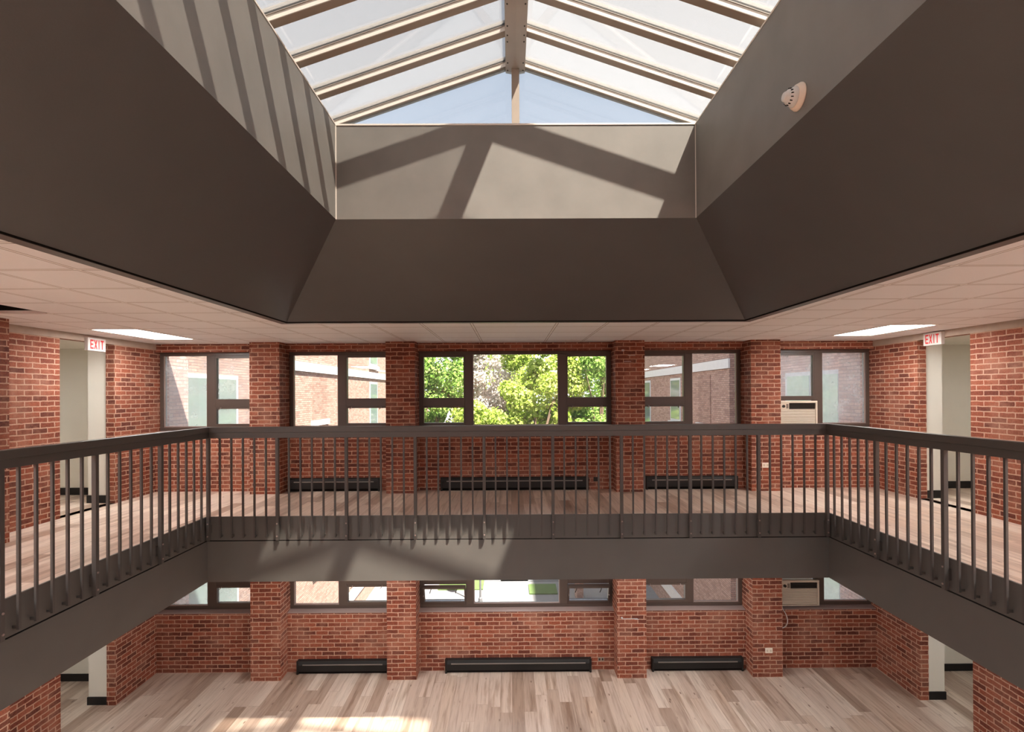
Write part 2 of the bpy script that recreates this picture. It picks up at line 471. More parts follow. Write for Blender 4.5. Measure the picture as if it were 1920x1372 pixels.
# ------------------------------------------------------------------ floors and ceilings
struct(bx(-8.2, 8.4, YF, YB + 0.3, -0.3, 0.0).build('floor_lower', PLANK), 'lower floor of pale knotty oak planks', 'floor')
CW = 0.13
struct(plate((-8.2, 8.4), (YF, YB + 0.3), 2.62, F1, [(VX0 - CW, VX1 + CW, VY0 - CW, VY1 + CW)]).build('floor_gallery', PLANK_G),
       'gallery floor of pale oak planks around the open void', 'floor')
struct(plate((XL, XR), (YF, YB), CEIL0, CEIL0 + 0.03, [(VX0 - CW, VX1 + CW, VY0 - CW, VY1 + CW)] +
             [(x - .305, x + .305, y - .61, y + .61) for x, y in [(-4.75, 1.5), (-4.75, 4.6), (4.9, 1.5), (4.9, 4.6), (-2.4, 7.35), (0.1, 7.35), (2.6, 7.35)]]).build('ceiling_lower', TILE_L),
       'white tile ceiling under the gallery', 'ceiling')

LIGHTS_UP = [(-5.08, 7.13), (5.17, 7.08)]
LIGHTS_ADDED = [(-4.6, 1.2), (4.8, 1.2), (-4.6, -1.6), (4.8, -1.6), (-1.6, -2.2), (1.8, -2.2)]  # out of view, added to brighten the gallery
HOLE = (-5.33, -4.72, 4.01, 5.23)
def light_holes(ls): return [(x - .305, x + .305, y - .61, y + .61) for x, y in ls]
o = plate((XL, 0.07), (YF, YB), CEIL, CEIL + 0.03, [(BX0, BX1, BY0, BY1), HOLE] + light_holes(LIGHTS_UP + LIGHTS_ADDED)).build('ceiling_upper', TILE_L)
struct(o, 'white suspended tile ceiling on the side with the open tile', 'ceiling')
o = plate((0.07, XR), (YF, YB), CEIL, CEIL + 0.03, [(BX0, BX1, BY0, BY1)] + light_holes(LIGHTS_UP + LIGHTS_ADDED)).build('ceiling_upper', TILE_R)
struct(o, 'white suspended tile ceiling on the side of the air conditioners', 'ceiling')

# dark hole left by a missing ceiling fixture
t = thing('ceiling_opening', (-5.025, 4.62, CEIL), 'dark rectangular opening in the tile ceiling where a fixture is missing', 'ceiling opening')
m = MB(); h = HOLE
m.box(h[0] - .02, h[0], h[2], h[3], CEIL + .031, CEIL + .35); m.box(h[1], h[1] + .02, h[2], h[3], CEIL + .031, CEIL + .35)
m.box(h[0], h[1], h[3], h[3] + .02, CEIL + .031, CEIL + .35); m.box(h[0], h[1], h[2] - .02, h[2], CEIL + .031, CEIL + .35)
m.box(h[0] - .02, h[1] + .02, h[2] - .02, h[3] + .02, CEIL + .35, CEIL + .37)
o = m.build('box', GAPM, None); o.parent = t; o.matrix_parent_inverse = Matrix.Translation(-Vector(t.location))
o = MB().tube([(h[0], 4.98, CEIL + .10), (h[1], 4.98, CEIL + .10)], 0.035, 12).build('pipe', simple('dull_conduit', (0.16, 0.15, 0.14), 0.5), None, smooth=True)
o.parent = t; o.matrix_parent_inverse = Matrix.Translation(-Vector(t.location))

# roof over everything, with the skylight hole
struct(plate((-9, 9), (YF - .5, YB + 0.32), 6.22, 6.45, [(SX0 - .2, SX1 + .2, SY0 - .2, SY1 + .2)]).build('roof', ROOFM), 'flat roof around the skylight', 'roof')

# ------------------------------------------------------------------ sloped soffits and skylight shaft
def quad_slab(pts, thick_dir, mat, name, label):
    a = [Vector(p) for p in pts]; d = Vector(thick_dir)
    return struct(MB().prism(a, [p + d for p in a]).build(name, mat), label)
B = [(BX0, BY0, CEIL), (BX1, BY0, CEIL), (BX1, BY1, CEIL), (BX0, BY1, CEIL)]
S = [(SX0, SY0, SZ0), (SX1, SY0, SZ0), (SX1, SY1, SZ0), (SX0, SY1, SZ0)]
quad_slab([B[2], B[3], S[3], S[2]], (0, .05, .05), DARK, 'wall_soffit_back', 'dark sloping soffit below the far shaft wall')
quad_slab([B[3], B[0], S[0], S[3]], (-.05, 0, .05), DARK, 'wall_soffit_left', 'dark sloping soffit below the sunlit shaft wall with bar shadows')
quad_slab([B[1], B[2], S[2], S[1]], (.05, 0, .05), DARK, 'wall_soffit_right', 'dark sloping soffit below the shaft wall carrying the smoke detector')
quad_slab([B[0], B[1], S[1], S[0]], (0, -.05, .05), DARK, 'wall_soffit_front', 'dark sloping soffit behind the camera')
T = 0.18
struct(bx(SX0 - T, SX1 + T, SY1, SY1 + T, SZ0, SZ1).build('wall_shaft_back', SHAFT), 'taupe shaft wall under the glazed gable with a peaked shadow')
struct(bx(SX0 - T, SX0, SY0, SY1, SZ0, SZ1).build('wall_shaft_left', SHAFT), 'taupe shaft wall striped with slanting bar shadows')
struct(bx(SX1, SX1 + T, SY0, SY1, SZ0, SZ1).build('wall_shaft_right', SHAFT), 'taupe shaft wall in shade with the smoke detector')
struct(bx(SX0 - T, SX1 + T, SY0 - T, SY0, SZ0, SZ1).build('wall_shaft_front', SHAFT), 'taupe shaft wall behind the camera')
m = MB()
m.box(SX0, SX0 + .007, SY1 - .007, SY1, SZ0, SZ1); m.box(SX1 - .006, SX1, SY1 - .006, SY1, SZ0, SZ1)
struct(m.build('trim_1', CREAM), 'pale corner beads of the skylight shaft', 'trim')
m = MB()
ring(m, BX0, BX1, BY0, BY1, 0.012, CEIL - 0.012, CEIL + .004)
struct(m.build('trim_2', GAPM), 'black shadow gap around the ceiling opening', 'trim')
m = MB()
ring(m, BX0 - .012, BX1 + .012, BY0 - .012, BY1 + .012, 0.095, CEIL - 0.010, CEIL)
struct(m.build('trim_3', DARK), 'dark flat metal edge around the ceiling opening', 'trim')

# ------------------------------------------------------------------ the glazed skylight
XC = 0.0625
GX0, GX1 = -1.70, 1.825     # the frame stands on a curb set back from the shaft faces
RZ = 7.69                   # rafter underside at the ridge
EZ = 7.113                  # rafter underside at the eave ends
GEND = SY1 + 0.115
sky = thing('window_11', (XC, (SY0 + SY1) / 2, SZ1), 'gabled glass skylight with cream bars and milky panes over the void', 'skylight', kind='structure')
sinv = Matrix.Translation(-Vector(sky.location))
def sk(mb, name, mat, **kw):
    o = mb.build(name, mat, None, **kw); o.parent = sky
    o.matrix_parent_inverse = sinv; return o
PITCH_Y = 0.431
rys = [GEND] + [4.317 - PITCH_Y * k for k in range(9)]
RW, RH = 0.070, 0.046
def bar(xe, xr, ya, yb, ha, hb):
    return MB().prism([(xe, ya, EZ + ha), (xe, yb, EZ + ha), (xe, yb, EZ + hb), (xe, ya, EZ + hb)],
                      [(xr, ya, RZ + ha), (xr, yb, RZ + ha), (xr, yb, RZ + hb), (xr, ya, RZ + hb)])
for k, y in enumerate(rys):
    for sgn, xe in ((-1, GX0), (1, GX1)):
        xr = XC + sgn * 0.07
        raf = sk(bar(xe, xr, y, y + RW, 0, RH), 'rafter', CREAM)
        u = bar(xe, xr, y + .001, y + RW, -.005, 0).build('shaded_underside', UNDERM); u.parent = raf
        sk(bar(xe, xr, y - .007, y, RH - .006, RH), 'gasket_line', CAPM)
        sk(bar(xe, xr, y - .010, y + RW + .010, RH + .012, RH + .040), 'glazing_cap', CAPM)
        if k + 1 < len(rys):
            y2 = rys[k + 1] + RW
            sk(bar(xe, xr, y2 - .004, y + .004, RH + .002, RH + .010), 'glass_pane', SKYGLASS)
# ridge beam with a shallow v underside and paired screws
y0, y1 = SY0, GEND + RW
zr = RZ - .028
sk(MB().prism([(XC - .092, y0, zr), (XC, y0, zr - .018), (XC + .092, y0, zr), (XC + .092, y0, RZ + .10), (XC - .092, y0, RZ + .10)],
              [(XC - .092, y1, zr), (XC, y1, zr - .018), (XC + .092, y1, zr), (XC + .092, y1, RZ + .10), (XC - .092, y1, RZ + .10)]), 'ridge_beam', RIDGEM)
m = MB()
for y in rys[:8]:
    for dy in (-.09, .02, .10):
        if y + dy > y1 - .03: continue
        for sx in (-.072, .072):
            m.tube([(XC + sx, y + dy, zr - .008), (XC + sx, y + dy, zr + .01)], 0.007, 8)
o = sk(m, 'screw', GASKET); o['kind'] = 'stuff'
gy = GEND + .03
sk(MB().prism([(GX0, gy, SZ1), (GX1, gy, SZ1), (GX1, gy, EZ + .04), (XC, gy, RZ + .06), (GX0, gy, EZ + .04)], [(GX0, gy + .008, SZ1), (GX1, gy + .008, SZ1), (GX1, gy + .008, EZ + .04), (XC, gy + .008, RZ + .06), (GX0, gy + .008, EZ + .04)]), 'gable_pane', GABLE)
sk(bx(XC - .036, XC + .036, GEND - .02, GEND + .05, SZ1, RZ), 'gable_mullion', RIDGEM)
sk(bx(SX0, SX1, SY1 - .006, SY1 + .012, SZ1 - .008, SZ1 + .006), 'gable_sill', CREAM)
m = MB(); m.box(SX0 - .010, SX0 + .004, SY0, SY1, SZ1 - .006, SZ1 + .006)
sk(m, 'eave_trim', CREAM)
m = MB(); m.box(SX1 - .004, SX1 + .010, SY0, SY1, SZ1 - .006, SZ1 + .006)
sk(m, 'eave_trim', CREAM)
sk(bx(SX0 - T, GX0, SY0 - T, SY1 + T, SZ1, EZ + .075), 'eave_curb', RIDGEM)
sk(bx(GX1, SX1 + T, SY0 - T, SY1 + T, SZ1, EZ + .075), 'eave_curb', RIDGEM)
sk(MB().prism([(GX0, SY0 - .02, SZ1), (GX1, SY0 - .02, SZ1), (GX1, SY0 - .02, EZ + .08), (XC, SY0 - .02, RZ + .09), (GX0, SY0 - .02, EZ + .08)], [(GX0, SY0, SZ1), (GX1, SY0, SZ1), (GX1, SY0, EZ + .08), (XC, SY0, RZ + .09), (GX0, SY0, EZ + .08)]), 'end_panel', CREAM)

# ------------------------------------------------------------------ void edge
m = MB(); ring(m, VX0, VX1, VY0, VY1, CW, 2.836, 3.0); ring(m, VX0, VX1, VY0, VY1, .018, 3.0, 3.1225)
struct(m.build('trim_4', BAND), 'dark steel channel along the gallery edge, balusters fixed to it', 'trim')
m = MB(); ring(m, VX0 + .004, VX1 - .004, VY0 + .004, VY1 - .004, CW, 2.333, 2.824)
struct(m.build('trim_5', BAND), 'dark plaster band below the gallery edge', 'trim')
m = MB(); ring(m, VX0 - .004, VX1 + .004, VY0 - .004, VY1 + .004, CW - .01, 2.824, 2.836)
struct(m.build('trim_6', GAPM), 'thin black joint along the gallery edge', 'trim')

# ------------------------------------------------------------------ walls
m = MB()
for z0, z1 in ((0, 0.975), (2.313, 3.975), (5.313, 6.25)):
    m.box(XL, XR, YB, YB + .33, z0, z1)
struct(m.build('wall_back', BRICK), 'red brick far wall below and above the windows')
plabels = ['brick pier between the dusty window and the window onto the sunlit wing',
           'brick pier beside the wide tree window, on the sunlit wing side',
           'brick pier with white chips beside the wide tree window, towards the air conditioners',
           'brick pier with the white sockets next to the air conditioners']
for (a, b), l in zip(PIERS, plabels):
    pr = struct(bx(a, b, PIER_Y, YB + .33, 0, 6.25).build('pillar', BRICK), l, 'pier')
    if 'chips' in l:
        for q in ((1.78, 2.03, .953, .962), (1.76, 1.79, .962, .985), (1.98, 2.05, .945, .953), (1.80, 1.84, 5.27, 5.30), (1.90, 2.02, 5.20, 5.21), (1.83, 1.95, 5.10, 5.108)):
            o = bx(q[0], q[1], PIER_Y - .003, PIER_Y, q[2], q[3]).build('paint_chip', BANDM); o.parent = pr

def side_wall(x_in, sgn, door, name, lab):
    """brick side wall; sgn=-1 for the one at negative x. thickness .12 beyond the face"""
    m = MB(); t_ = 0.13
    a, b = sorted((x_in, x_in + sgn * t_))
    for z0, z1 in ((0, 2.36), (2.36, 3.0), (3.0, CEIL - .09), (CEIL - .09, 6.25)):
        if z0 in (0, 3.0):
            m.box(a, b, YF, door[0], z0, z1); m.box(a, b, door[1], YB + .33, z0, z1)
        else:
            m.box(a, b, YF, YB + .33, z0, z1)
    return struct(m.build(name, BRICK), lab)
side_wall(XL, -1, DOOR_L, 'wall_left', 'red brick side wall under the dark ceiling opening')
side_wall(XR, 1, DOOR_R, 'wall_right', 'red brick side wall nearest the air conditioners')
struct(bx(XL, XL + .385, 4.7, 5.615, 0, CEIL).build('pillar', BRICK), 'brick pier projecting from the side wall under the dark ceiling opening', 'pier')
struct(bx(XL - .1, XR + .1, YF - .2, YF, 0, 6.25).build('wall_front', BRICK), 'brick wall behind the camera')
for nm, x0, x1, y0 in (('trim_7', XL, XL + .012, 5.615), ('trim_8', XR - .012, XR, YF)):
    struct(bx(x0, x1, y0, YB, CEIL - .092, CEIL).build(nm, CONC), 'tan plaster strip between brick and ceiling, ' + ('sunlit wing side' if x0 < 0 else 'air conditioner side'), 'trim')

# doorway vestibules on both floors
def vestibule(sgn, x_in, door, col, rec_y, lab):
    for z0, lvl in ((0, 'lower'), (F1, 'gallery')):
        H = 2.36
        far = x_in + sgn * 1.95
        a, b = sorted((x_in + sgn * .13, far))
        m = MB()
        m.box(a, b, rec_y, rec_y + .1, z0, z0 + H + .06)
        m.box(*sorted((far, far + sgn * .1)), 5.2, rec_y + .1, z0, z0 + H + .06)
        m.box(a, b, 5.1, 5.2, z0, z0 + H + .06)
        m.box(a, b, 5.2, rec_y, z0 + H, z0 + H + .06)
        struct(m.build('wall_doorway_%s' % lvl, WHITE), 'off-white passage walls behind the %s doorway %s' % (lvl, lab))
        c0, c1 = sorted(col)
        struct(bx(c0, c1, door[1] + .03, rec_y, z0, z0 + H).build('wall_column_%s' % lvl, WHITE), 'white column at the %s doorway %s' % (lvl, lab))
        m = MB()
        m.box(c0 - .012, c1 + .012, door[1] + .012, door[1] + .03, z0, z0 + .115)
        struct(m.build('baseboard_column', BLACKB), 'black rubber base on the white column, %s doorway %s' % (lvl, lab), 'baseboard')
        m = MB()
        rx = sorted((c0 if sgn < 0 else c1, far))
        m.box(rx[0], rx[1], rec_y - .015, rec_y, z0, z0 + .115)
        struct(m.build('baseboard_recess', BLACKB), 'black rubber base on the passage wall, %s doorway %s' % (lvl, lab), 'baseboard')
vestibule(-1, XL, DOOR_L, (-6.31, -6.02), 8.265, 'on the dusty window side')
vestibule(1, XR, DOOR_R, (6.20, 6.46), 8.36, 'on the air conditioner side')

# ------------------------------------------------------------------ windows
HEAD, SILLZ = 5.313, 4.005
def window(idx, x0, x1, mulls, big, label, glass, zoff, side_sash=(), ac=None, hopper=False):
    """x0..x1 frame; mulls=[(a,b)..]; big=index of the bay with one tall pane"""
    root = thing('window_%d' % idx, ((x0 + x1) / 2, WIN_Y, SILLZ + zoff), label, 'window', kind='structure')
    inv = Matrix.Translation(-Vector(root.location))
    def add(mb, nm, mat, par=root, **kw):
        o = mb.build(nm, mat, None, **kw); o.parent = par
        o.matrix_parent_inverse = inv; return o
    f0, f1 = WIN_Y, WIN_Y + .09
    z = lambda v: v + zoff
    m = MB()
    m.box(x0, x1, f0, f1, z(5.258), z(HEAD)); m.box(x0, x1, f0, f1, z(SILLZ), z(4.062))
    m.box(x0, x0 + .062, f0, f1, z(4.062), z(5.258)); m.box(x1 - .062, x1, f0, f1, z(4.062), z(5.258))
    add(m, 'window_frame', FRAME, bevel=.004)
    for a, b in mulls: add(bx(a, b, f0 - .008, f1, z(4.062), z(5.258)), 'mullion', FRAME, bevel=.004)
    edges = [x0 + .062] + [v for ab in mulls for v in ab] + [x1 - .062]
    bays = [(edges[2 * i], edges[2 * i + 1]) for i in range(len(edges) // 2)]
    for i, (a, b) in enumerate(bays):
        if i == big:
            add(bx(a, b, f0 + .04, f0 + .046, z(4.062), z(5.258)), 'pane', glass)
            m = MB(); w = .014
            m.box(a, b, f0 + .012, f0 + .03, z(4.062), z(4.062) + w); m.box(a, a + w, f0 + .012, f0 + .03, z(4.062) + w, z(5.258)); m.box(b - w, b, f0 + .012, f0 + .03, z(4.062) + w, z(5.258))
            add(m, 'glazing_bead', SILL)
            continue
        s = .040
        tz0 = 4.455 if ac else 4.395
        m = MB()   # upper fixed light
        m.box(a, b, f0 - .004, f1 - .02, z(5.218), z(5.258)); m.box(a, a + .02, f0 - .004, f1 - .02, z(4.53), z(5.218)); m.box(b - .02, b, f0 - .004, f1 - .02, z(4.53), z(5.218))
        add(m, 'upper_sash', FRAME)
        add(bx(a, b, f0 - .006, f1, z(tz0), z(4.53)), 'transom', FRAME, bevel=.004)
        add(bx(a + .02, b - .02, f0 + .04, f0 + .046, z(4.53), z(5.218)), 'pane', glass)
        if ac: continue
        zb, zt = z(4.062), z(tz0)
        m = MB()
        m.box(a, b, f0 - .012, f1 - .03, zb, zb + .05); m.box(a, b, f0 - .012, f1 - .03, zt - .03, zt)
        m.box(a, a + .02, f0 - .012, f1 - .03, zb + .05, zt - .03); m.box(b - .02, b, f0 - .012, f1 - .03, zb + .05, zt - .03)
        if not hopper:
            sash = add(m, 'sash', FRAME)
            add(bx(a + .02, b - .02, f0 + .03, f0 + .036, zb + .05, zt - .03), 'pane', glass)
            for lx in (a + .10, b - .10):
                add(MB().tube([(lx, f0 - .012, zt - .012), (lx, f0 - .035, zt - .02), (lx - .03, f0 - .04, zt - .05)], .006, 6), 'latch', SILL)
        else:
            ang = math.radians(-17)
            piv = Vector((0, f0, zb + .015))
            R_ = Matrix.Translation(piv) @ Matrix.Rotation(-ang, 4, 'X') @ Matrix.Translation(-piv)
            m.v = [tuple(R_ @ Vector(v)) for v in m.v]
            add(m, 'sash', FRAME)
            g = bx(a + .02, b - .02, f0 + .02, f0 + .026, zb + .05, zt - .03); g.v = [tuple(R_ @ Vector(v)) for v in g.v]
            add(g, 'pane', glass)
            for lx in (a + .14, b - .14):
                k = MB().tube([(lx, f0 - .012, zt - .03), (lx - .01, f0 - .03, zt - .05), (lx - .025, f0 - .025, zt - .10)], .007, 6)
                k.v = [tuple(R_ @ Vector(v)) for v in k.v]
                add(k, 'latch', BLACKP)
            m = MB()
            for sx in (a + .006, b - .012): m.box(sx, sx + .006, f0 - .10, f0 + .02, zb + .16, zb + .175)
            add(m, 'stay_arm', SILL)
    add(MB().prism([(x0 - .0, YB - .012, z(3.975)), (x0, WIN_Y + .02, z(3.975)), (x0, WIN_Y + .02, z(SILLZ)), (x0, YB - .012, z(3.985))],
                   [(x1, YB - .012, z(3.975)), (x1, WIN_Y + .02, z(3.975)), (x1, WIN_Y + .02, z(SILLZ)), (x1, YB - .012, z(3.985))]), 'window_sill', SILL)
    return root

rows = [(0.0, 'gallery', 1), (-3.0, 'lower floor', 6)]
for zoff, lv, i0 in rows:
    window(i0, XL, PIERS[0][0], [(-5.10, -4.96)], 0, '%s window with dusty panes in the corner away from the air conditioners' % lv, DIRTY, zoff)
    window(i0 + 1, PIERS[0][1], PIERS[1][0], [(-2.90, -2.77)], 0, '%s window looking onto the sunlit brick wing' % lv, GLASS, zoff)
    window(i0 + 2, PIERS[1][1], PIERS[2][0], [(-.77, -.636), (.81, .947)], 1,
           'wide gallery window filled with green trees' if zoff == 0 else 'wide lower window with two tilted hopper sashes', GLASS, zoff, hopper=zoff < 0)
    window(i0 + 3, PIERS[2][1], PIERS[3][0], [(2.943, 3.065)], 1, '%s window looking onto the shaded brick wing' % lv, GLASS, zoff)
    window(i0 + 4, PIERS[3][1], XR, [(5.132, 5.268)], 1, '%s corner window with an air conditioner in it' % lv, DIRTY, zoff, ac=True)

# ------------------------------------------------------------------ railings
def railing(name, axis, fixed, start, step, nb, face, label):
    """axis 'x': runs along x at y=fixed; axis 'y': runs along y at x=fixed. face: unit of the outward (void) side."""
    loc = (start, fixed, F1) if axis == 'x' else (fixed, start, F1)
    root = thing(name, loc, label, 'railing')
    inv = Matrix.Translation(-Vector(loc))
    def add(mb, nm, mat=RAILM, par=root, **kw):
        o = mb.build(nm, mat, None, **kw); o.parent = par
        o.matrix_parent_inverse = inv; return o
    def B2(u0, u1, w0, w1, z0, z1):
        u0, u1 = sorted((u0, u1)); w0, w1 = sorted((w0, w1))
        return bx(u0, u1, w0, w1, z0, z1) if axis == 'x' else bx(w0, w1, u0, u1, z0, z1)
    end = start + step * nb
    s = 1 if step > 0 else -1
    ext = 0.034 * s if axis == 'x' else -0.0345 * s
    c0 = start - ext; c1 = end + (ext if axis == 'x' else 0)
    add(B2(c0, c1, fixed - .034, fixed + .034, 4.148, 4.214), 'handrail', bevel=.004)
    add(B2(c0, c1, fixed - .022, fixed + .022, 4.080, 4.147), 'lower_rail', bevel=.002)
    for k in range(nb + 1):
        if axis == 'y' and k == 0: continue
        u = start + step * k
        pm = B2(u - .0175, u + .0175, fixed - .02, fixed + .02, 2.848, 4.081)
        w = sorted((fixed + face * .018, fixed + face * .050))
        q2 = B2(u - .012, u + .012, w[0], w[1], 2.93, 3.03); o_ = len(pm.v)
        pm.v += q2.v; pm.f += [tuple(i + o_ for i in f) for f in q2.f]; pm.m += q2.m
        p = add(pm, 'post', bevel=.002)
        for zz in (2.90, 3.05):
            q = MB(); q.tube([(u, fixed - .026 * face, zz), (u, fixed - .018 * face, zz)] if axis == 'x' else [(fixed - .026 * face, u, zz), (fixed - .018 * face, u, zz)], .009, 8)
            bo = q.build('bolt', SILL); bo.parent = p
    for k in range(nb):
        for j in range(1, 6):
            u = start + step * (k + j / 6)
            pm = B2(u - .0098, u + .0098, fixed - .0098, fixed + .0098, 2.878, 4.081)
            w = sorted((fixed + face * .009, fixed + face * .050))
            q2 = B2(u - .006, u + .006, w[0], w[1], 2.885, 2.905); o_ = len(pm.v)
            pm.v += q2.v; pm.f += [tuple(i + o_ for i in f) for f in q2.f]; pm.m += q2.m
            add(pm, 'baluster')
    return root
RY = 6.152; RXL = -3.645; RXR = 3.828
railing('railing', 'x', RY, RXL, (RXR - RXL) / 9, 9, 1, 'dark bronze baluster railing across the void in front of the windows')
railing('railing', 'y', RXL, RY, -.835, 6, -1, 'dark bronze baluster railing along the gallery on the side of the dusty window')
railing('railing', 'y', RXR, RY, -.835, 6, 1, 'dark bronze baluster railing along the gallery on the side of the air conditioners')

# ------------------------------------------------------------------ ceiling lights
def make_light(x, y, zc, label, group):
    t = thing('ceiling_light', (x, y, zc), label, 'ceiling light', group)
    inv = Matrix.Translation(-Vector(t.location))
    m = MB(); a, b, c, d = x - .303, x + .303, y - .608, y + .608
    m.box(a, b, c, c + .02, zc - .003, zc + .08); m.box(a, b, d - .02, d, zc - .003, zc + .08)
    m.box(a, a + .02, c + .02, d - .02, zc - .003, zc + .08); m.box(b - .02, b, c + .02, d - .02, zc - .003, zc + .08)
    m.box(a, b, c, d, zc + .08, zc + .09)
    o = m.build('frame', WHITE); o.parent = t; o.matrix_parent_inverse = inv
    o = bx(a + .02, b - .02, c + .02, d - .02, zc + .004, zc + .012).build('diffuser', (LAMP_V if y > 5 else LAMP) if zc > 4 else LAMP_L); o.parent = t; o.matrix_parent_inverse = inv
    return t
make_light(*LIGHTS_UP[0], CEIL, 'lit fluorescent ceiling panel near the EXIT sign by the dusty window', 'ceiling panels over the gallery')
make_light(*LIGHTS_UP[1], CEIL, 'lit fluorescent ceiling panel above the air conditioner window', 'ceiling panels over the gallery')
for x, y in LIGHTS_ADDED: make_light(x, y, CEIL, 'unseen lit ceiling panel added over the near end of the gallery', 'added ceiling panels behind the camera')  # unseen panels, added for gallery light
for x, y in [(-4.75, 1.5), (-4.75, 4.6), (4.9, 1.5), (4.9, 4.6), (-2.4, 7.35), (0.1, 7.35), (2.6, 7.35)]:
    make_light(x, y, CEIL0, 'unseen lit ceiling panel added under the gallery', 'added ceiling panels under the gallery')  # unseen panels, added to light the lower floor
for sx, x in ((-1, -6.95), (1, 7.1)):  # unseen panels added to brighten the passages
    for z in (2.36, 5.36):
        t = thing('ceiling_light', (x, 6.6, z), 'small unseen lit panel added inside the %s passage %s' % ('lower' if z < 3 else 'gallery', 'beside the dusty window' if sx < 0 else 'beside the air conditioners'), 'ceiling light', 'added passage ceiling panels')
        inv = Matrix.Translation(-Vector(t.location))
        o = bx(x - .32, x + .32, 6.3, 6.9, z - .03, z).build('frame', WHITE); o.parent = t; o.matrix_parent_inverse = inv
        o = bx(x - .29, x + .29, 6.33, 6.87, z - .036, z - .031).build('diffuser', LAMP_L); o.parent = t; o.matrix_parent_inverse = inv

# ------------------------------------------------------------------ EXIT signs
def exit_sign(x, y, z, face, label):
    """box on a side wall; face=+1 looks to +x"""
    t = thing('exit_sign', (x, y, z), label, 'exit sign', 'exit signs over the doorways')
    W, Hh, D = .31, .18, .05
    o = MB().box(0, D, -W / 2, W / 2, -Hh / 2, Hh / 2).build('housing', SIGNW, t, bevel=.004)
    q = MB()
    L = {'E': [(0, .2, 0, 1), (.2, 1, 0, .16), (.2, .85, .42, .58), (.2, 1, .84, 1)], 'I': [(.35, .65, 0, 1)], 'T': [(.38, .62, 0, .84), (0, 1, .84, 1)]}
    w, h, gap = .052, .128, .013
    xs = -(4 * w + 3 * gap - .018) / 2
    for ch in 'EXIT':
        if ch == 'X':
            for fl in (0, 1):
                p = [(0, 0), (.24, 0), (1, 1), (.76, 1)]
                if fl: p = [(1 - a, b) for a, b in p]
                q.prism([(D, xs + a * w, -h / 2 + b * h) for a, b in p], [(D + .003 + .0003 * fl, xs + a * w, -h / 2 + b * h) for a, b in p])
        else:
            ww = w * (.66 if ch == 'I' else 1)
            for a, b, c, d in L[ch]:
                q.box(D, D + .003, xs + a * ww, xs + b * ww, -h / 2 + c * h, -h / 2 + d * h)
        xs += (w * (.66 if ch == 'I' else 1)) + gap
    q.build('lettering', SIGNR, t)
    if face < 0: t.rotation_euler = (0, 0, math.pi)
    return t
exit_sign(XL + .012, 7.205, 5.318, 1, 'white EXIT sign with red letters above the doorway beside the dusty window')
exit_sign(XR - .012, 7.22, 5.343, -1, 'white EXIT sign with red letters above the doorway nearest the air conditioners')

# ------------------------------------------------------------------ air conditioners
def air_conditioner(x0, x1, zb, label):
    y0 = 8.50; W = x1 - x0; H = .425
    t = thing('air_conditioner', (x0, y0, zb), label, 'air conditioner', 'window air conditioners')
    MB().box(.04, W - .04, .03, .42, .015, H - .02).build('casing', BEIGE, t, bevel=.006)
    m = MB()
    m.box(0, W, 0, .04, H - .035, H); m.box(0, W, 0, .04, 0, .02)
    m.box(0, .03, 0, .04, .02, H - .035); m.box(W - .03, W, 0, .04, .02, H - .035)
    m.box(.03, W - .03, 0, .035, H - .15, H - .138)
    m.build('front_bezel', BEIGE, t, bevel=.006)
    MB().box(.03, W - .03, .022, .04, .02, H - .15).build('grille_back', BEIGE_D, t)
    g = MB()
    for i in range(9):
        z = .035 + i * .027
        g.prism([(.035, .004, z), (.035, .02, z + .004), (.035, .02, z + .018), (.035, .008, z + .013)], [(W - .035, .004, z), (W - .035, .02, z + .004), (W - .035, .02, z + .018), (W - .035, .008, z + .013)])
    g.build('grille', BEIGE, t)
    MB().box(.03, .20, .006, .03, H - .138, H - .035).build('control_panel', BEIGE, t)
    k = MB().tube([(.105, -.012, H - .088), (.105, .008, H - .088)], .024, 16).build('knob', BLACKP, t)
    MB().box(.155, .165, .002, .01, H - .125, H - .05).box(.175, .185, .002, .01, H - .125, H - .05).build('control_mark', BLACKP, t)
    MB().box(.20, W - .03, .026, .032, H - .138, H - .035).build('air_outlet', BLACKP, t)
    v = MB()
    for i in range(4): v.box(.20, W - .03, .008, .024, H - .130 + i * .025, H - .127 + i * .025)
    v.build('vent_slat', BLACKP, t)
    return t
air_conditioner(4.465, 5.140, 4.022, 'beige window air conditioner in the gallery corner window')
low_ac = air_conditioner(4.465, 5.150, 1.020, 'beige window air conditioner in the lower corner window with a hanging cord')

# cord and socket of the lower unit
c = MB()
pts = [(4.50, 8.49, 1.06), (4.51, 8.46, .99), (4.545, 8.455, .93), (4.575, 8.455, .86), (4.585, 8.455, .79), (4.57, 8.455, .73), (4.53, 8.455, .69), (4.47, 8.455, .675), (4.42, 8.455, .69), (4.395, 8.455, .76), (4.41, 8.455, .87), (4.43, 8.455, .93)]
P = [Vector(p) for p in pts]; sm = []
for i in range(len(P) - 1):
    p0, p1, p2, p3 = P[max(i - 1, 0)], P[i], P[i + 1], P[min(i + 2, len(P) - 1)]
    for k in range(5):
        s_ = k / 5
        sm.append(0.5 * ((2 * p1) + (-p0 + p2) * s_ + (2 * p0 - 5 * p1 + 4 * p2 - p3) * s_ ** 2 + (-p0 + 3 * p1 - 3 * p2 + p3) * s_ ** 3))
sm.append(P[-1])
o = c.tube(sm, .0075, 8).build('power_cord', CABLE, smooth=True); o.parent = low_ac; o['label'] = 'white cord'
o.matrix_parent_inverse = Matrix.Translation(-Vector(low_ac.location))

